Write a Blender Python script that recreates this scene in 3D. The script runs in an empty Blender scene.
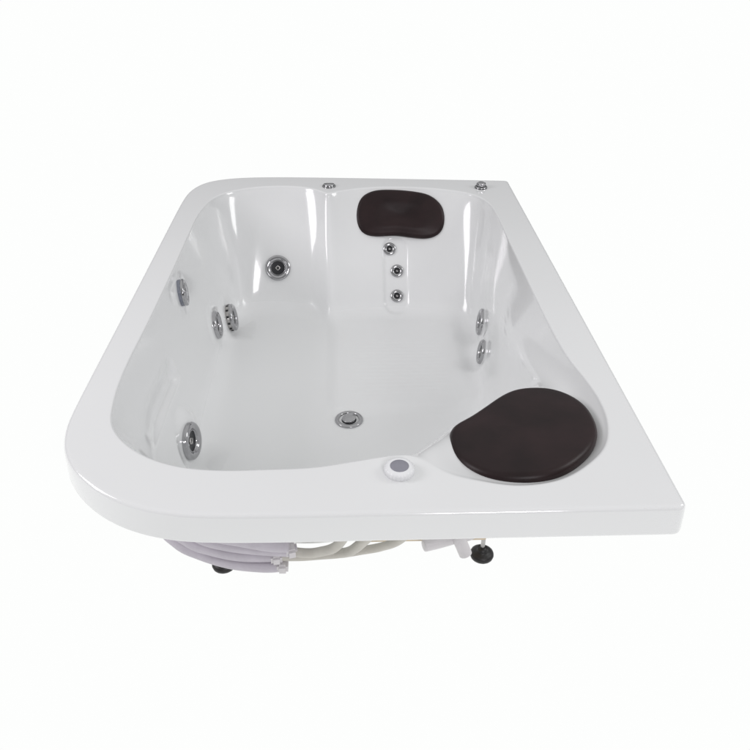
import bpy, bmesh, math, random
import numpy as np
from mathutils import Vector, Matrix, noise

random.seed(4)
sc = bpy.context.scene
COL = sc.collection
RIM = 0.56            # height of the rim above the floor
YC = 0.95             # middle of the tub along its length


def P(x, y, z=0.0):   # rim frame -> scene
    return Vector((x, y - YC, z + RIM))


# ------------------------------------------------------------------ materials
def new_mat(name):
    m = bpy.data.materials.new(name)
    m.use_nodes = True
    nt = m.node_tree
    b = nt.nodes['Principled BSDF']
    return m, nt, b


def simple(name, col, rough=0.4, metal=0.0, coat=0.0, noise_scale=None, var=0.06, bump=0.0, spec=0.5):
    m, nt, b = new_mat(name)
    b.inputs['Roughness'].default_value = rough
    b.inputs['Metallic'].default_value = metal
    b.inputs['Coat Weight'].default_value = coat
    b.inputs['Coat Roughness'].default_value = 0.05
    b.inputs['Specular IOR Level'].default_value = spec
    if noise_scale:
        tc = nt.nodes.new('ShaderNodeTexCoord')
        n = nt.nodes.new('ShaderNodeTexNoise')
        n.inputs['Scale'].default_value = noise_scale
        n.inputs['Detail'].default_value = 5
        nt.links.new(tc.outputs['Object'], n.inputs['Vector'])
        r = nt.nodes.new('ShaderNodeValToRGB')
        r.color_ramp.elements[0].position = 0.3
        r.color_ramp.elements[1].position = 0.7
        r.color_ramp.elements[0].color = tuple(c * (1 - var) for c in col) + (1,)
        r.color_ramp.elements[1].color = tuple(min(1, c * (1 + var)) for c in col) + (1,)
        nt.links.new(n.outputs['Fac'], r.inputs['Fac'])
        nt.links.new(r.outputs['Color'], b.inputs['Base Color'])
        if bump:
            bp = nt.nodes.new('ShaderNodeBump')
            bp.inputs['Strength'].default_value = bump
            bp.inputs['Distance'].default_value = 0.002
            nt.links.new(n.outputs['Fac'], bp.inputs['Height'])
            nt.links.new(bp.outputs['Normal'], b.inputs['Normal'])
    else:
        b.inputs['Base Color'].default_value = tuple(col) + (1,)
    return m


M_ACRYL = simple('white_acrylic', (0.80, 0.81, 0.81), 0.16, coat=0.5, noise_scale=3.0, var=0.006)
_nt = M_ACRYL.node_tree
_b = _nt.nodes['Principled BSDF']
_tc = _nt.nodes.new('ShaderNodeTexCoord')
_sp = _nt.nodes.new('ShaderNodeSeparateXYZ')
_nt.links.new(_tc.outputs['Object'], _sp.inputs[0])


def _range(sock, a, b, lo, hi):
    m = _nt.nodes.new('ShaderNodeMapRange')
    m.interpolation_type = 'SMOOTHSTEP'
    m.inputs['From Min'].default_value = a; m.inputs['From Max'].default_value = b
    m.inputs['To Min'].default_value = lo; m.inputs['To Max'].default_value = hi
    _nt.links.new(sock, m.inputs['Value'])
    return m.outputs[0]


def _mul(a, b):
    m = _nt.nodes.new('ShaderNodeMath'); m.operation = 'MULTIPLY'
    _nt.links.new(a, m.inputs[0]); _nt.links.new(b, m.inputs[1])
    return m.outputs[0]


_low = _range(_sp.outputs['Z'], .145, .22, 1, 0)
_rough = _range(_low, 0, 1, .13, .42)
_nt.links.new(_rough, _b.inputs['Roughness'])
_coat = _range(_low, 0, 1, .5, .0)
_nt.links.new(_coat, _b.inputs['Coat Weight'])
# fine moulded ribs on the floor panel
_wv = _nt.nodes.new('ShaderNodeTexWave')
_wv.bands_direction = 'Y'
_wv.inputs['Scale'].default_value = 14
_wv.inputs['Distortion'].default_value = 0
_nt.links.new(_tc.outputs['Object'], _wv.inputs['Vector'])
_msk = _mul(_mul(_range(_sp.outputs['X'], -.03, .0, 0, 1), _range(_sp.outputs['X'], .30, .34, 1, 0)),
            _mul(_mul(_range(_sp.outputs['Y'], .02, .06, 0, 1), _range(_sp.outputs['Y'], .36, .42, 1, 0)), _range(_sp.outputs['Z'], .16, .17, 1, 0)))
_bp = _nt.nodes.new('ShaderNodeBump')
_bp.inputs['Strength'].default_value = .26
_bp.inputs['Distance'].default_value = .0015
_nt.links.new(_mul(_wv.outputs['Fac'], _msk), _bp.inputs['Height'])
_nt.links.new(_bp.outputs['Normal'], _b.inputs['Normal'])
M_CHROME = simple('chrome', (0.44, 0.44, 0.45), 0.07, metal=1.0, noise_scale=60, var=0.05)
M_STEEL = simple('brushed_steel', (0.45, 0.44, 0.43), 0.28, metal=1.0, noise_scale=80, var=0.1)
M_DARK = simple('dark_plastic', (0.012, 0.013, 0.016), 0.35, noise_scale=90, var=0.2)
M_BLUEGREY = simple('blue_grey_plastic', (0.22, 0.235, 0.28), 0.4, noise_scale=50, var=0.1)
M_RUBBER = simple('black_rubber', (0.012, 0.011, 0.011), 0.45, noise_scale=40, var=0.2, bump=0.1)
M_LEATHER = simple('dark_brown_foam', (0.0175, 0.0085, 0.0090), 0.40, noise_scale=9, var=0.4, bump=0.12, spec=0.26)
M_DIAL = simple('milky_plastic', (0.84, 0.85, 0.86), 0.3, noise_scale=30, var=0.02)
M_GREYCAP = simple('grey_plastic', (0.27, 0.27, 0.31), 0.45, noise_scale=60, var=0.05)
M_HOSE = simple('lilac_white_hose', (0.54, 0.51, 0.56), 0.5, noise_scale=25, var=0.06)
M_HOSE2 = simple('ivory_hose', (0.55, 0.53, 0.48), 0.5, noise_scale=25, var=0.06)
M_PVC = simple('white_pvc', (0.66, 0.64, 0.65), 0.35, noise_scale=20, var=0.03)
M_WOOD = simple('pale_board', (0.62, 0.52, 0.38), 0.6, noise_scale=18, var=0.12)


# ------------------------------------------------------------------ helpers
def link(name, bm, mat, parent=None, smooth=True, loc=None, rot=None):
    me = bpy.data.meshes.new(name)
    bm.normal_update()
    bm.to_mesh(me)
    bm.free()
    if smooth:
        for p in me.polygons:
            p.use_smooth = True
    me.materials.append(mat)
    o = bpy.data.objects.new(name, me)
    COL.objects.link(o)
    if parent:
        o.parent = parent
    if loc is not None:
        o.location = loc
    if rot is not None:
        o.rotation_mode = 'QUATERNION'
        o.rotation_quaternion = rot
    return o


def lathe(profile, n=48, wave=None):
    """profile: list of (r, z); closed at r = 0 ends. wave(a, i) scales radius"""
    bm = bmesh.new()
    rings = []
    for i, (r, z) in enumerate(profile):
        if r < 1e-6:
            rings.append([bm.verts.new((0, 0, z))])
        else:
            rings.append([bm.verts.new((r * (wave(2 * math.pi * k / n, i) if wave else 1) * math.cos(2 * math.pi * k / n),
                                        r * (wave(2 * math.pi * k / n, i) if wave else 1) * math.sin(2 * math.pi * k / n), z)) for k in range(n)])
    for a, b in zip(rings, rings[1:]):
        for k in range(n):
            k2 = (k + 1) % n
            if len(a) == 1 and len(b) == 1:
                continue
            if len(a) == 1:
                bm.faces.new((a[0], b[k], b[k2]))
            elif len(b) == 1:
                bm.faces.new((a[k], b[0], a[k2]))
            else:
                bm.faces.new((a[k], b[k], b[k2], a[k2]))
    bmesh.ops.recalc_face_normals(bm, faces=bm.faces)
    return bm


def catmull(pts, n_seg=10, closed=False):
    out = []
    N = len(pts)
    rng = range(N) if closed else range(N - 1)
    for i in rng:
        if closed:
            p0, p1, p2, p3 = pts[(i - 1) % N], pts[i], pts[(i + 1) % N], pts[(i + 2) % N]
        else:
            p0, p1, p2, p3 = pts[max(i - 1, 0)], pts[i], pts[i + 1], pts[min(i + 2, N - 1)]
        for k in range(n_seg):
            t = k / n_seg
            out.append(0.5 * ((2 * p1) + (p2 - p0) * t + (2 * p0 - 5 * p1 + 4 * p2 - p3) * t * t + (3 * p1 - p0 - 3 * p2 + p3) * t ** 3))
    if not closed:
        out.append(pts[-1].copy())
    return out


def tube(pts, r, n=14, ribs=0.0):
    bm = bmesh.new()
    path = catmull([Vector(p) for p in pts], 14)
    up = Vector((0, 0, 1))
    rings = []
    for i, p in enumerate(path):
        t = (path[min(i + 1, len(path) - 1)] - path[max(i - 1, 0)]).normalized()
        s = t.cross(up)
        if s.length < 0.05:
            s = t.cross(Vector((1, 0, 0)))
        s.normalize()
        u = s.cross(t)
        q = min(i, len(path) - 1 - i)
        rr = r * ((.62, .90, .98)[q] if q < 3 else 1)
        rings.append([bm.verts.new(p + rr * (math.cos(2 * math.pi * k / n) * s + math.sin(2 * math.pi * k / n) * u)) for k in range(n)])
    for a, b in zip(rings, rings[1:]):
        for k in range(n):
            bm.faces.new((a[k], a[(k + 1) % n], b[(k + 1) % n], b[k]))
    bm.faces.new(rings[0]); bm.faces.new(rings[-1])
    bmesh.ops.recalc_face_normals(bm, faces=bm.faces)
    return bm


def smoothstep(a, b, x):
    t = max(0.0, min(1.0, (x - a) / (b - a)))   # a may be above b
    return t * t * (3 - 2 * t)


# ------------------------------------------------------------------ the bathtub
tub = bpy.data.objects.new('whirlpool_bathtub', None)
COL.objects.link(tub)
tub['label'] = 'white acrylic whirlpool bathtub with chrome jets and two dark brown headrests'
tub['category'] = 'bathtub'

# columns run round the rim: rim point, floor point, crest point (x, y, z) or None, recess depth
FZ = -0.42
COLS = [
 ((-.184,.133),(-.17,.32)), ((-.271,.132),(-.23,.335)), ((-.353,.143),(-.285,.365)), ((-.425,.173),(-.33,.405)),
 ((-.488,.224),(-.41,.44)), ((-.531,.288),(-.44,.48)), ((-.548,.365),(-.452,.55)), ((-.557,.495),(-.458,.70)),
 ((-.550,.755),(-.460,.90)), ((-.545,1.087),(-.460,1.15)), ((-.543,1.377),(-.458,1.33)), ((-.536,1.561),(-.450,1.46)),
 ((-.495,1.714),(-.425,1.56)), ((-.391,1.79),(-.345,1.565)), ((-.251,1.811),(-.25,1.56)), ((-.162,1.788),(-.15,1.535)),
 ((-.115,1.752),(-.11,1.50)), ((-.090,1.728),(-.085,1.468)), ((-.05,1.750),(-.05,1.485)), ((.053,1.788),(.05,1.505)),
 ((.188,1.796),(.18,1.50)), ((.341,1.772),(.31,1.49)), ((.460,1.712),(.42,1.48)), ((.503,1.621),(.455,1.42)),
 ((.513,1.502),(.462,1.36),(.486,1.41,-.21)), ((.515,1.279),(.455,1.20),(.468,1.24,-.16)), ((.518,.981),(.436,1.05),(.450,1.02,-.13)),
 ((.521,.736),(.418,.93),(.440,.83,-.115)), ((.531,.546),(.385,.83),(.450,.665,-.10)),
 ((.548,.45),(.365,.77),(.470,.580,-.075)), ((.558,.359),(.345,.72),(.464,.525,-.055)), ((.552,.275),(.32,.675),(.435,.490,-.05)),
 ((.524,.194),(.29,.63),(.386,.468,-.05)), ((.474,.136),(.255,.585),(.324,.442,-.05)), ((.405,.088),(.22,.54),(.285,.42,-.05)),
 ((.316,.071),(.19,.50),(.25,.39,-.040)), ((.236,.088),(.16,.46),(.210,.340,-.028)), ((.180,.110),(.135,.42),(.178,.282,-.015)),
 ((.140,.146),(.11,.38),(.150,.232,-.006)), ((.110,.170),(.08,.345),(.120,.208,-.020)), ((.077,.173),(.05,.32),(.078,.196,-.055)),
 ((.045,.167),(.02,.31),(.040,.194,-.12)), ((-.023,.151),(-.04,.315),(-.029,.208,-.20)), ((-.091,.137),(-.10,.315)),
]
LOBE_M1 = {29: -.030, 30: -.038, 31: -.042, 32: -.044, 33: -.042, 34: -.038, 35: -.030, 36: -.020, 37: -.010, 38: -.003}
N_SUB = 24


def interp_cols():
    polys = []
    for i, c in enumerate(COLS):
        R = Vector((*c[0], 0)); F = Vector((*c[1], FZ))
        if len(c) == 3:
            M2 = Vector(c[2])
            if i in LOBE_M1:
                d = M2 - R; d.z = 0
                M1 = R + d.normalized() * min(.045, d.length * .42); M1.z = LOBE_M1[i]
            else:
                M1 = R.lerp(M2, .5); M1.z -= .012 if i < 30 else 0
        else:
            M1 = R.lerp(F, .33); M2 = R.lerp(F, .66)
        polys.append((R, M1, M2, F))
    res = []
    n = len(polys)
    lists = []
    for j in range(4):
        lists.append(cr_closed([p[j] for p in polys], [p[0] for p in polys]))
    for j in range(4):   # relax tracing noise
        L = lists[j]
        for _ in range(30 if j == 0 else 260):
            L = [0.25 * L[k - 1] + 0.5 * L[k] + 0.25 * L[(k + 1) % len(L)] for k in range(len(L))]
        lists[j] = L
    return list(zip(*lists))


def cr_closed(pts, ref):
    n = len(pts)
    out = []
    for i in range(n):
        P0, P1, P2, P3 = (pts[(i + k) % n] for k in (-1, 0, 1, 2))
        r0, r1, r2, r3 = (ref[(i + k) % n] for k in (-1, 0, 1, 2))
        t0 = 0; t1 = (r1 - r0).length ** .5; t2 = t1 + (r2 - r1).length ** .5; t3 = t2 + (r3 - r2).length ** .5
        for k in range(N_SUB):
            t = t1 + (t2 - t1) * k / N_SUB
            A1 = P0 * ((t1 - t) / (t1 - t0)) + P1 * ((t - t0) / (t1 - t0))
            A2 = P1 * ((t2 - t) / (t2 - t1)) + P2 * ((t - t1) / (t2 - t1))
            A3 = P2 * ((t3 - t) / (t3 - t2)) + P3 * ((t - t2) / (t3 - t2))
            B1 = A1 * ((t2 - t) / (t2 - t0)) + A2 * ((t - t0) / (t2 - t0))
            B2 = A2 * ((t3 - t) / (t3 - t1)) + A3 * ((t - t1) / (t3 - t1))
            out.append(B1 * ((t2 - t) / (t2 - t1)) + B2 * ((t - t1) / (t2 - t1)))
    return out


JETS = {   # position on the shell and outward normal
    'bl': ((-0.2864, 0.6979, 0.2912), (-0.0136, -0.8664, 0.4991)),
    'l1': ((-0.5310, 0.1053, 0.4876), (0.9804, -0.0098, 0.1970)),
    'l2': ((-0.4792, 0.3369, 0.2442), (0.9773, -0.0175, 0.2113)),
    'l3': ((-0.4588, 0.4807, 0.1925), (0.9301, -0.0816, 0.3581)),
    'fl': ((-0.4713, -0.2739, 0.2101), (0.9406, 0.0177, 0.3390)),
    'r1': ((0.4631, 0.3934, 0.2151), (-0.9724, 0.0624, 0.2250)),
    'r2': ((0.4402, 0.2115, 0.1993), (-0.9237, 0.1108, 0.3668)),
    's1': ((0.1447, 0.7120, 0.3615), (-0.0053, -0.8218, 0.5698)),
    's2': ((0.1725, 0.6628, 0.2918), (-0.0351, -0.8203, 0.5709)),
    's3': ((0.1711, 0.6065, 0.2132), (-0.0392, -0.7811, 0.6232)),
    'drain': ((-0.0182, -0.0794, 0.1327), (0.0023, -0.0119, 0.9999)),
}
# the shell is flattened round each large jet so that its flange sits flush: facing, radius
FACES = {
    'l1': ((.99, .10, .11), .042), 'l2': ((.985, .03, .15), .050), 'l3': ((.985, .02, .17), .050),
    'fl': ((.97, -.15, .14), .055), 'r1': ((-.99, .07, .13), .049), 'r2': ((-.98, .06, .18), .043),
}
FLATS = [(Vector(JETS[k][0]) + Vector((0, YC, -RIM)), Vector(f).normalized(), r) for k, (f, r) in FACES.items()]


POLE = Vector((-.019, .81, -.428))


def profile(R, M1, M2, F, outn):
    """one column of points from the flat rim down the wall and over the floor"""
    Q = [R + outn * 0.035, R, M1, M2, F, POLE]
    Q[0].z = 0
    rad = [0, .022, .030, .065, .120, 0]
    pts = []

    def seg(a, b, n):
        for k in range(n):
            pts.append(a.lerp(b, k / n))
    prev = Q[0]
    nseg = [1, 4, 20, 24, 40]
    for i in range(1, 5):
        A, C, B = Q[i - 1], Q[i], Q[i + 1]
        la, lb = (A - C).length, (B - C).length
        d = min(rad[i], .46 * la, .46 * lb)
        a = C + (A - C) * (d / la); b = C + (B - C) * (d / lb)
        seg(prev, a, nseg[i - 1])
        nb = 10
        for k in range(nb):
            t = k / nb
            pts.append(a.lerp(C, t).lerp(C.lerp(b, t), t))
        prev = b
    # even spacing down the wall, so that the surface fairs evenly
    wall = pts[11:] + [prev]
    acc = [0.0]
    for a, b in zip(wall, wall[1:]):
        acc.append(acc[-1] + (b - a).length)
    nw = 140
    even = []
    j = 0
    for k in range(nw):
        s = acc[-1] * k / nw
        while acc[j + 1] < s:
            j += 1
        even.append(wall[j].lerp(wall[j + 1], (s - acc[j]) / max(1e-9, acc[j + 1] - acc[j])))
    pts = pts[:11] + even
    seg(prev, Q[5], nseg[4])
    return pts


def displace(v):
    for c, f, r in FLATS:
        e = v - c
        h = e.dot(f)
        if abs(h) < .08 and e.length < 2.6 * r:
            w = 1 - smoothstep(r * 1.02, r * 2.0, (e - f * h).length)
            v -= f * (h * w * smoothstep(-.020, -.040, v.z) if v.z > -.040 else h * w)
    x, y, z = v
    # raised anti-slip platform on the floor
    if z < -.30:
        w = smoothstep(-.10, -.05, x) * (1 - smoothstep(.36, .42, x)) * smoothstep(.885, .945, y) * (1 - smoothstep(1.44, 1.52, y))
        w *= 1 - smoothstep(-.36, -.31, z)
        v.z += .010 * w
    # shallow oblong recess round the three small jets on the back wall
    if y > 1.40 and z < -.13:
        cx = .168 + .10 * (z + .30) * -.15
        dx = max(abs(x - cx) - .012, 0); dz = max(abs(z + .275) - .085, 0)
        sd = math.hypot(dx, dz) - .034
        w = 1 - smoothstep(-.006, .006, sd)
        v += Vector((.0, .82, -.57)) * (.006 * w)
    # armrest pocket scooped into the left wall
    if x < -.40 and .36 < y < .90 and -.30 < z < -.06:
        zb = -.203 + (.80 - y) * .050          # lower lip of the pocket
        zt = zb + .085
        w = smoothstep(zt, zb + .02, z) if z > zb else 1 - smoothstep(zb, zb - .020, z)
        if z > zb:
            w = 1 - smoothstep(zb + .015, zt, z)
        w *= (1 - smoothstep(.775, .792, y)) * smoothstep(.38, .58, y)
        v += Vector((-.94, 0, -.30)) * (.018 * w)
    return v


cols = interp_cols()
NC = len(cols)
bm = bmesh.new()
grid = []
for k in range(NC):
    R, M1, M2, F = cols[k]
    t = cols[(k + 1) % NC][0] - cols[k - 1][0]
    outn = Vector((-t.y, t.x, 0)).normalized()     # left of the clockwise path points outwards
    grid.append(profile(R, M1, M2, F, outn * 0.3))
NR = len(grid[0])
G = np.array([[tuple(p) for p in col] for col in grid])
for _ in range(160):     # fair the moulded surface below the rim edge
    up_, dn_ = G[:, 12:NR - 4], G[:, 14:NR - 2]
    mid = G[:, 13:NR - 3]
    G[:, 13:NR - 3] = .4 * mid + .15 * (np.roll(mid, 1, 0) + np.roll(mid, -1, 0) + up_ + dn_)
grid = [[Vector(p) for p in col] for col in G]
grid = [[displace(p) for p in col] for col in grid]
pole = bm.verts.new(P(*POLE))
V = [[bm.verts.new(P(*p)) for p in g] for g in grid]
for k in range(NC):
    a, b = V[k], V[(k + 1) % NC]
    for j in range(NR - 1):
        bm.faces.new((a[j], a[j + 1], b[j + 1], b[j]))
    bm.faces.new((a[-1], pole, b[-1]))
inner_loop = [V[k][0] for k in range(NC)]


# outer outline (top edge of the lip), rounded on the left, square on the right
def outline():
    pts = []
    ctrl = [(.0,-.002),(-.13,-.003),(-.265,-.001),(-.33,.004),(-.392,.016),(-.459,.043),(-.52,.085),(-.582,.150),(-.619,.224),(-.632,.300),(-.634,.39),
            (-.629,.86),(-.626,1.3),(-.624,1.66),(-.614,1.76),(-.584,1.84),(-.533,1.887),(-.44,1.917),(-.33,1.922),(-.203,1.921),(.115,1.904)]
    c = catmull([Vector((x, y, 0)) for x, y in ctrl], 8)
    for _ in range(30):
        c = [c[0]] + [.25 * c[k - 1] + .5 * c[k] + .25 * c[k + 1] for k in range(1, len(c) - 1)] + [c[-1]]
    pts += c
    rr = .020
    for cx, cy, a0 in ((.622 - rr, 1.874 - rr, 90), (.628 - rr, 0.0 + rr, 0)):
        for k in range(7):
            a = math.radians(a0 - 90 * k / 6)
            pts.append(Vector((cx + rr * math.cos(a), cy + rr * math.sin(a), 0)))
    pts.append(Vector((.3, -.001, 0)))
    return pts


O = outline()
NO = len(O)


def offs(d):
    out = []
    for k in range(NO):
        a, b = O[k - 1], O[(k + 1) % NO]
        t1 = (O[k] - a).normalized(); t2 = (b - O[k]).normalized()
        n = Vector((-t1.y, t1.x, 0)) + Vector((-t2.y, t2.x, 0))
        n.normalize()
        c = max(.6, n.dot(Vector((-t1.y, t1.x, 0))))
        out.append(O[k] + n * (d / c))
    return out


er = .010
rings = []
prof = [(-.0145, 0), (-er, 0)] + [(-er + er * math.sin(a), -er + er * math.cos(a)) for a in (math.radians(90 * k / 6) for k in range(1, 7))]
prof += [(.0015, -.03), (.003, -.062), (.0025, -.066), (0, -.069), (-.004, -.070), (-.008, -.069), (-.010, -.066), (-.0105, -.03), (-.0105, -.014)]
for d, z in prof:
    rings.append([bm.verts.new(P(p.x, p.y, z)) for p in offs(d)])
for a, b in zip(rings, rings[1:]):
    for k in range(NO):
        bm.faces.new((a[k], a[(k + 1) % NO], b[(k + 1) % NO], b[k]))
# flat rim between outline and basin
edges = []
for loop in (inner_loop, rings[0]):
    for k in range(len(loop)):
        e = bm.edges.get((loop[k], loop[(k + 1) % len(loop)]))
        edges.append(e)
bmesh.ops.triangle_fill(bm, use_beauty=True, use_dissolve=False, edges=edges, normal=(0, 0, 1))
bmesh.ops.recalc_face_normals(bm, faces=bm.faces)
up_face = max(bm.faces, key=lambda f: f.calc_center_median().z + (0 if abs(f.normal.z) > .9 else -9))
if up_face.normal.z < 0:
    bmesh.ops.reverse_faces(bm, faces=bm.faces)
shell = link('tub_shell', bm, M_ACRYL, tub)
sol = shell.modifiers.new('thickness', 'SOLIDIFY')
sol.thickness = .006
sol.offset = -1

#BODY
BACK_PAD = [(0.1058, 0.8136, 0.5638), (0.1782, 0.8103, 0.5648), (0.2504, 0.8026, 0.5594), (0.2997, 0.7925, 0.5491), (0.3409, 0.7695, 0.5198), (0.3535, 0.7401, 0.4792), (0.3432, 0.7140, 0.4415), (0.3163, 0.7019, 0.4224), (0.2782, 0.6988, 0.4150), (0.2251, 0.7039, 0.4180), (0.1644, 0.7111, 0.4234), (0.0959, 0.7120, 0.4193), (0.0504, 0.7185, 0.4250), (0.0259, 0.7351, 0.4466), (0.0170, 0.7644, 0.4872), (0.0329, 0.7947, 0.5314), (0.0637, 0.8089, 0.5538)]
FRONT_PAD = [(0.2040, -0.7000, 0.5417), (0.2160, -0.6540, 0.5386), (0.2564, -0.6183, 0.5364), (0.3050, -0.5690, 0.5352), (0.3420, -0.5300, 0.5337), (0.3820, -0.5020, 0.5331), (0.4262, -0.4963, 0.5344), (0.4648, -0.5063, 0.5377), (0.4976, -0.5367, 0.5427), (0.5213, -0.5873, 0.5492), (0.5259, -0.6507, 0.5558), (0.5164, -0.7126, 0.5615), (0.4894, -0.7686, 0.5654), (0.4462, -0.8194, 0.5679), (0.4011, -0.8532, 0.5686), (0.3584, -0.8657, 0.5673), (0.3132, -0.8643, 0.5644), (0.2640, -0.8510, 0.5602), (0.2260, -0.8120, 0.5546), (0.2050, -0.7600, 0.5478)]
LEG_POS = [(0.3414, -0.5367, -0.0000), (-0.3581, -0.5528, -0.0000)]
HOSE_A = [(-0.5350, -0.4300, 0.2700), (-0.4960, -0.5810, 0.2000), (-0.4489, -0.6222, 0.1600), (-0.3962, -0.6320, 0.1300), (-0.3193, -0.6547, 0.1200), (-0.2384, -0.6684, 0.1200), (-0.1938, -0.6679, 0.1200)]
HOSE_B = [(-0.5250, -0.4300, 0.2900), (-0.4779, -0.5952, 0.2200), (-0.4193, -0.6357, 0.1800), (-0.3607, -0.6481, 0.1600), (-0.2914, -0.6587, 0.1500), (-0.2122, -0.6625, 0.1500), (-0.1730, -0.6568, 0.1500)]
HOSE_C = [(-0.5200, -0.4700, 0.3200), (-0.4466, -0.6168, 0.2400), (-0.3885, -0.6527, 0.2100), (-0.3240, -0.6614, 0.1900), (-0.2516, -0.6660, 0.1790), (-0.1782, -0.6720, 0.1770), (-0.1500, -0.6720, 0.1750)]
HOSE_D = [(-0.5050, -0.5200, 0.3300), (-0.4017, -0.6524, 0.2600), (-0.3479, -0.6769, 0.2400), (-0.2834, -0.6770, 0.2190), (-0.2122, -0.6840, 0.2070), (-0.1650, -0.6900, 0.2100)]
IVORY_A = [(-0.2023, -0.6627, 0.1500), (-0.1430, -0.6643, 0.1500), (-0.0889, -0.6540, 0.1430), (-0.0492, -0.6500, 0.1420), (-0.0150, -0.6780, 0.1800), (0.0250, -0.7350, 0.2850), (.060, -.755, .36)]
IVORY_B = [(-0.1782, -0.6720, 0.1770), (-0.1270, -0.6790, 0.1750), (-0.0925, -0.6900, 0.1900), (-0.0500, -0.7250, 0.2450), (-.015, -.755, .34)]
IVORY_C = [(-0.150, -0.645, 0.128), (-0.0443, -0.640, 0.130), (0.0115, -0.636, 0.136), (0.0600, -0.650, 0.162), (0.1000, -0.690, 0.225), (.14, -.73, .32)]
CLAMPS = [(-0.1866, -0.6648, 0.1200), (-0.2009, -0.6513, 0.1450), (-0.1620, -0.6544, 0.1750)]
PIPE_A = [(0.1662, -0.6271, 0.1400), (0.2056, -0.6160, 0.1400), (0.2512, -0.5996, 0.1400), (0.3063, -0.5759, 0.1400), (0.3600, -0.5200, 0.1900), (0.3700, -0.4600, 0.3000)]
PIPE_B = [(0.2792, -0.6245, 0.1000), (0.2707, -0.6191, 0.1200), (0.2591, -0.6132, 0.1500), (0.2539, -0.5972, 0.1800), (0.2520, -0.5800, 0.2700), (0.2520, -0.5600, 0.4300)]
BOARD = [(0.3463, -0.5670, 0.0900), (0.2986, -0.5657, 0.0900)]

# ------------------------------------------------------------------ jets, knobs, drain
def z_to(n):
    return Vector((0, 0, 1)).rotation_difference(Vector(n))


def ring_profile(ro, ri, h, rim=.45):
    """closed torus-like flange profile, outer radius ro, inner ri, height h"""
    return [(ro, -.004), (ro, h * .45), (ro - .0015, h * .75), (ro - (ro - ri) * .3, h), (ro - (ro - ri) * .6, h * .95),
            (ri + .001, h * .7), (ri, h * .45), (ri, -.004)]


def big_jet(key, r=.05, h=.012, stand=0.0, nozzle=True, cap=False, push=0.0, roll=0.0, face=None):
    loc, n = JETS[key]
    n = Vector(face or n).normalized()
    q = z_to(n)
    prof = ring_profile(r, r * .60, h)
    if stand:
        prof = [(rr, z + stand) for rr, z in prof]
        prof[0] = (r * .97, stand * .9); prof[-1] = (r * .60, 0)
    else:
        prof[0] = (r * .98, -.006)
    j = link('jet', lathe(prof, 56), M_CHROME, tub, loc=Vector(loc) + n * push, rot=q)
    if stand:
        # dark knurled body under the flange, small notches round the side
        body = lathe([(r * .93, -.004), (r * .96, 0), (r * .96, stand * .93), (r * .9, stand)], 96,
                     wave=lambda a, i: 1 + .012 * (1 if math.sin(12 * a) > 0.3 else -1))
        link('jet_body', body, M_BLUEGREY if cap else M_STEEL, j)
        nb = bmesh.new()
        for k in range(0 if cap else 12):
            a = 2 * math.pi * k / 12
            mt = Matrix.Rotation(a, 4, 'Z') @ Matrix.Translation((r * .965, 0, stand * .5)) @ Matrix.Diagonal((.003, .008, stand * .55, 1))
            bmesh.ops.create_cube(nb, size=1, matrix=mt)
        if cap:
            nb.free()
        else:
            link('slot', nb, M_DARK, j, smooth=False)
    z0 = stand
    if cap:
        link('cap', lathe([(r * .61, z0 + .004), (r * .58, z0 + h * .9), (r * .40, z0 + h * 1.1), (0, z0 + h * 1.2)], 40), M_CHROME, j)
        return j
    link('cup', lathe([(r * .612, z0 + h * .45), (r * .58, z0 + h * .3), (r * .50, z0 + .0035), (r * .2, z0 + .003), (0, z0 + .003)], 40), M_DARK, j)
    link('inner_ring', lathe([(r * .60, z0 + h * .3), (r * .585, z0 + h * .66), (r * .555, z0 + h * .66), (r * .54, z0 + h * .25)], 40), M_CHROME, j)
    link('nozzle', lathe([(r * .24, z0 + .002), (r * .23, z0 + h * .35), (r * .19, z0 + h * .42), (r * .14, z0 + h * .4), (r * .13, z0 + .002)], 4 if roll == 0 else 24), M_STEEL, j)
    return j


def small_jet(key, r=.0245):
    loc, n = JETS[key]
    q = z_to(n)
    j = link('air_jet', lathe([(r, -.003), (r, .004), (r * .93, .0068), (r * .75, .008), (r * .55, .0072), (r * .45, .004), (r * .42, -.003)], 44), M_CHROME, tub, loc=loc, rot=q)
    link('nozzle', lathe([(r * .44, .004), (r * .40, .002), (r * .15, .0005), (0, .0005)], 28), M_DARK, j)
    link('nozzle_tip', lathe([(r * .17, 0), (r * .15, .003), (r * .1, .0035), (0, .0032)], 16), M_STEEL, j)
    return j


big_jet('bl', .049, .013)
big_jet('l1', .042, .009, stand=.011, cap=True, face=FACES['l1'][0])
big_jet('l2', .050, .013, face=FACES['l2'][0])
big_jet('l3', .050, .010, stand=.016, face=FACES['l3'][0])
big_jet('fl', .055, .015, face=FACES['fl'][0])
big_jet('r1', .049, .010, face=FACES['r1'][0])
big_jet('r2', .043, .010, roll=.7, face=FACES['r2'][0])
for k in ('s1', 's2', 's3'):
    small_jet(k)

# drain with a half-open plug
loc, n = JETS['drain']
d = link('drain', lathe([(.044, -.006), (.044, .002), (.0415, .0045), (.036, .0055), (.0325, .0045), (.031, .001), (.030, -.012), (0, -.012)], 56),
         M_CHROME, tub, loc=Vector(loc) + Vector((0, 0, .0015)))
pl = link('plug', lathe([(.0, -.002), (.0215, -.002), (.0225, .0002), (.0215, .0016), (.012, .0022), (0, .0023)], 48), M_CHROME, d,
          loc=(0, 0, .007), rot=Vector((0, 0, 1)).rotation_difference(Vector((-.16, -.06, 1)).normalized()))
link('plug_rim', lathe([(.0225, -.0085), (.0235, -.005), (.0225, -.002), (.0205, -.0015)], 48), M_DARK, d, loc=(0, 0, .004))

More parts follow.
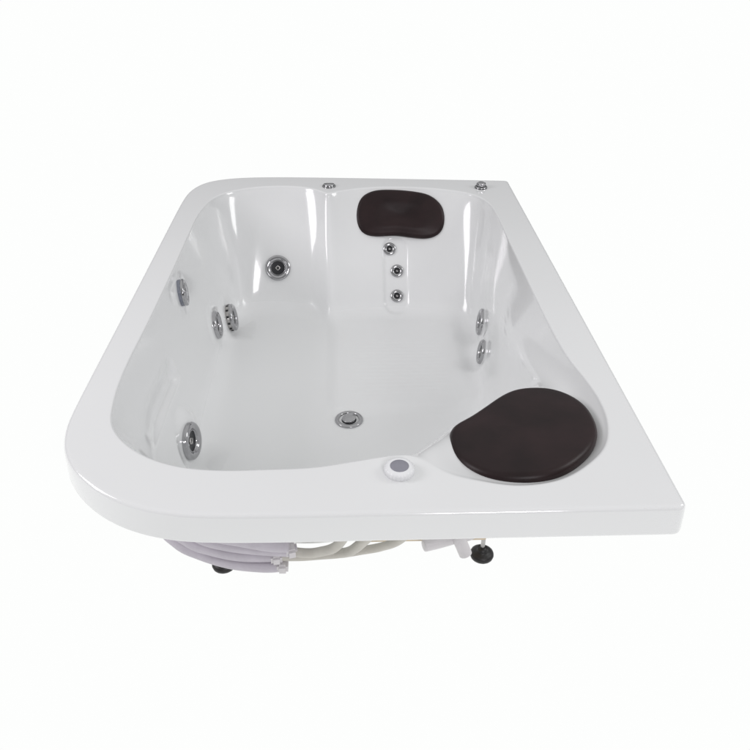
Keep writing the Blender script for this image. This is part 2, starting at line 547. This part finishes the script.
# things on the rim
kb = link('push_button', lathe([(.026, -.002), (.026, .002), (.025, .0035), (.0235, .004), (.0225, .004), (.022, .0035)], 48), M_CHROME, tub,
          loc=(-.0855, .856, RIM))
link('button_top', lathe([(.0221, .0035), (.0215, .008), (.019, .0100), (0, .0112)], 40), M_CHROME, kb)
kv = link('air_valve', lathe([(.0245, -.002), (.0245, .004), (.023, .0065), (.018, .0085), (.017, .009)], 44), M_CHROME, tub, loc=(.500, .834, RIM))
link('valve_knob', lathe([(.0165, .008), (.0175, .010), (.0175, .017), (.0155, .021), (.010, .0225), (0, .023)], 60,
                         wave=lambda a, i: 1 + (.05 * math.cos(6 * a) if 0 < i < 4 else 0)), M_CHROME, kv)
link('valve_ring', lathe([(.0205, .0072), (.0195, .0095), (.018, .0080)], 44), M_DARK, kv)
kd = link('control_dial', lathe([(.0285, -.002), (.0300, .002), (.0306, .005), (.0306, .010), (.0290, .0130), (.0255, .0152), (.0205, .0160), (.0188, .0156)], 160,
                                wave=lambda a, i: 1 + (.018 * math.cos(26 * a) if 1 <= i <= 3 else (.018 * math.cos(26 * a) if i == 4 else 0))), M_DIAL, tub,
          loc=(.082, -.832, RIM))
link('dial_cap', lathe([(.0190, .0150), (.0186, .0164), (.0168, .0172), (0, .0174)], 44), M_GREYCAP, kd)


# ------------------------------------------------------------------ headrests
def pad(name, outline, n, thick, dome, dip, label, lift=0.0, grow=1.02):
    n = Vector(n).normalized()
    pts = catmull([Vector(p) for p in outline], 8, closed=True)
    c = sum(pts, Vector()) / len(pts)
    # even spacing round the outline
    per = [0.0]
    for k in range(len(pts)):
        per.append(per[-1] + (pts[(k + 1) % len(pts)] - pts[k]).length)
    M, j, even = 180, 0, []
    for k in range(M):
        s = per[-1] * k / M
        while per[j + 1] < s:
            j += 1
        even.append(pts[j].lerp(pts[(j + 1) % len(pts)], (s - per[j]) / (per[j + 1] - per[j])))
    pts = even
    N = len(pts)
    if (pts[0] - c).cross(pts[N // 4] - c).dot(n) < 0:
        pts.reverse()
    pts = [c + (p - c) * grow for p in pts]
    for _ in range(16):
        pts = [.25 * pts[k - 1] + .5 * pts[k] + .25 * pts[(k + 1) % N] for k in range(N)]
    bm = bmesh.new()

    def ring(inset, h, scale=1.0):
        h += lift
        r = []
        for k in range(N):
            t = (pts[(k + 1) % N] - pts[k - 1]).normalized()
            inw = n.cross(t)
            p = pts[k] + inw * inset
            p = c + (p - c) * scale
            r.append(bm.verts.new(p + n * h - c))
        return r
    er_ = .015
    rr = [ring(0.006, -thick), ring(.001, -thick + .006), ring(0, -er_ * 1.4)]
    for k in range(1, 6):
        a = math.radians(90 * k / 5)
        rr.append(ring(er_ * (1 - math.cos(a)), -er_ * 1.4 + er_ * math.sin(a)))
    for k in range(1, 14):
        s = 1 - k / 14
        h = -er_ * .4 + dome * (1 - s * s) - dip * smoothstep(.25, 1, 1 - s)
        rr.append(ring(er_, h, s))
    for a, b in zip(rr, rr[1:]):
        for k in range(N):
            bm.faces.new((a[k], a[(k + 1) % N], b[(k + 1) % N], b[k]))
    v = bm.verts.new(n * (-er_ * .4 + dome - dip + lift))
    for k in range(N):
        bm.faces.new((rr[-1][k], rr[-1][(k + 1) % N], v))
    bm.faces.new(rr[0])
    bmesh.ops.recalc_face_normals(bm, faces=bm.faces)
    o = link(name, bm, M_LEATHER, tub, loc=c)
    o['label'] = label
    return o


pad('headrest', BACK_PAD, (-.045, -.8155, .577), .040, .010, .014, 'dark brown kidney-shaped headrest on the sloping back wall')
pad('headrest', [(x, -.4963 + (y + .4963) * .965, z) for x, y, z in FRONT_PAD], (-.06, .10, 1), .036, .004, .003, 'large dark brown headrest lying in the front right corner', .007, 1.03)

# ------------------------------------------------------------------ underside: legs, hoses, pipes
LEGS = LEG_POS + [(0.30, 0.50, 0), (-0.30, 0.50, 0)]
for (x, y, _), top in zip(LEGS, (.483, .172, .154, .133)):
    lg = link('leg', lathe([(.006, .02), (.006, top)], 16), M_STEEL, tub, loc=(x, y, 0))
    link('foot_pad', lathe([(0, 0), (.026, 0), (.031, .004), (.0325, .010), (.031, .016), (.024, .021), (.017, .022), (.014, .026), (.013, .034), (0, .034)], 48,
                           wave=lambda a, i: 1 + (.006 * math.cos(16 * a) if 2 <= i <= 4 else 0)), M_RUBBER, lg)
    link('lock_nut', lathe([(0, .094), (.012, .094), (.012, .104), (0, .104)], 6), M_STEEL, lg, smooth=False)


def box(name, size, loc, rz, mat, parent, bev=.003, rx=0, ry=0):
    bm = bmesh.new()
    bmesh.ops.create_cube(bm, size=1, matrix=Matrix.Diagonal((*size, 1)))
    bmesh.ops.bevel(bm, geom=bm.edges[:], offset=bev, segments=2, affect='EDGES')
    o = link(name, bm, mat, parent, smooth=False, loc=loc)
    o.rotation_euler = (rx, ry, rz)
    return o


for pts, r in ((HOSE_A, .0150), (HOSE_B, .0150), (HOSE_C, .0145), (HOSE_D, .0145)):
    link('hose', tube(pts, r), M_HOSE, tub)
for pts, r in ((IVORY_A, .0125), (IVORY_B, .0120), (IVORY_C, .0110)):
    h = link('hose', tube(pts, r), M_HOSE2, tub)
    h['label'] = 'ivory hose running on from the white clamps'
for k, p in enumerate(CLAMPS):
    box('hose_clamp', (.028, .036, .029), (p[0], p[1] - (.006, .014, .018)[k], p[2] + .004), .1 * k, M_PVC, tub, .006)
pp = link('pipe', tube(PIPE_A, .017, 22), M_PVC, tub)
pp['label'] = 'white pipe stub under the front edge'
pe = link('pipe', tube(PIPE_B, .017, 22), M_PVC, tub)
pe['label'] = 'white pipe elbow pointing down beside the front leg'
box('support_board', (.33, .09, .018), (.172, -.537, .117), .0, M_WOOD, tub, .002)

# ------------------------------------------------------------------ setting
m, nt, b = new_mat('glowing_white_floor')
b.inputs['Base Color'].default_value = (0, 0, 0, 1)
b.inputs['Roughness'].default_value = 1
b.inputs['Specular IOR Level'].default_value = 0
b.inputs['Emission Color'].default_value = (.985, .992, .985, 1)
b.inputs['Emission Strength'].default_value = 1.0  # plain floor; glow added so it stays white and takes no shadow
bm = bmesh.new()
bmesh.ops.create_grid(bm, x_segments=4, y_segments=4, size=40)
fl = link('floor', bm, m, smooth=False)
fl['kind'] = 'structure'

w = bpy.data.worlds.new('World')
sc.world = w
w.use_nodes = True
bg = w.node_tree.nodes['Background']
nt = w.node_tree
tc = nt.nodes.new('ShaderNodeTexCoord')
sep = nt.nodes.new('ShaderNodeSeparateXYZ')
rp = nt.nodes.new('ShaderNodeValToRGB')
nt.links.new(tc.outputs['Generated'], sep.inputs[0])
nt.links.new(sep.outputs['Z'], rp.inputs['Fac'])
rp.color_ramp.elements[0].position = 0.0
rp.color_ramp.elements[0].color = (.14, .14, .145, 1)
rp.color_ramp.elements[1].position = 0.75
rp.color_ramp.elements[1].color = (1, 1, 1, 1)
e = rp.color_ramp.elements.new(.30)
e.color = (.48, .48, .49, 1)
e = rp.color_ramp.elements.new(.5)
e.color = (.85, .85, .86, 1)
mr = nt.nodes.new('ShaderNodeMapRange')
mr.interpolation_type = 'SMOOTHSTEP'
mr.inputs['From Min'].default_value = -.75; mr.inputs['From Max'].default_value = -.35
mr.inputs['To Min'].default_value = .62; mr.inputs['To Max'].default_value = 1
nt.links.new(sep.outputs['Y'], mr.inputs['Value'])
mx = nt.nodes.new('ShaderNodeVectorMath'); mx.operation = 'SCALE'
nt.links.new(rp.outputs['Color'], mx.inputs[0])
nt.links.new(mr.outputs[0], mx.inputs['Scale'])
nt.links.new(mx.outputs[0], bg.inputs['Color'])
bg.inputs['Strength'].default_value = 0.685


def area(name, loc, target, size, size_y, power, col=(1, 1, 1)):
    l = bpy.data.lights.new(name, 'AREA')
    l.shape = 'RECTANGLE'
    l.size = size; l.size_y = size_y
    l.energy = power
    l.color = col
    o = bpy.data.objects.new(name, l)
    COL.objects.link(o)
    o.location = loc
    o.rotation_euler = (Vector(target) - Vector(loc)).to_track_quat('-Z', 'Y').to_euler()
    return o


area('softbox_light', (1.0, -4.0, 2.6), (0, .4, .3), .9, 1.0, 42, (1, .965, 1))
area('softbox_light', (-2.9, -.5, 2.2), (0, .3, .5), 1.0, 1.3, 36, (1, .96, 1))
area('softbox_light', (2.9, -.2, 2.3), (0, .3, .5), .7, 1.3, 20)

# ------------------------------------------------------------------ camera
CAM_C = (-0.01659, -1.04924, 0.99688)
CAM_F = (0.034166, 0.836233, -0.547308)
CAM_R = (0.999352, -0.034777, 0.009249)
cam = bpy.data.cameras.new('camera')
co = bpy.data.objects.new('camera', cam)
COL.objects.link(co)
fw = Vector(CAM_F); rt = Vector(CAM_R)
fw.normalize(); rt = (rt - fw * rt.dot(fw)).normalized()
up = rt.cross(fw)
mw = Matrix((rt, up, -fw)).transposed().to_4x4()
mw.translation = P(*CAM_C)
co.matrix_world = mw
cam.sensor_width = 36
cam.lens = 760 / 750 * 36
cam.clip_end = 200
sc.camera = co
sc.view_settings.view_transform = 'Standard'
sc.view_settings.look = 'None'
sc.view_settings.exposure = 0
sc.cycles.use_denoising = True
sc.cycles.max_bounces = 12
sc.cycles.diffuse_bounces = 8
sc.cycles.glossy_bounces = 6
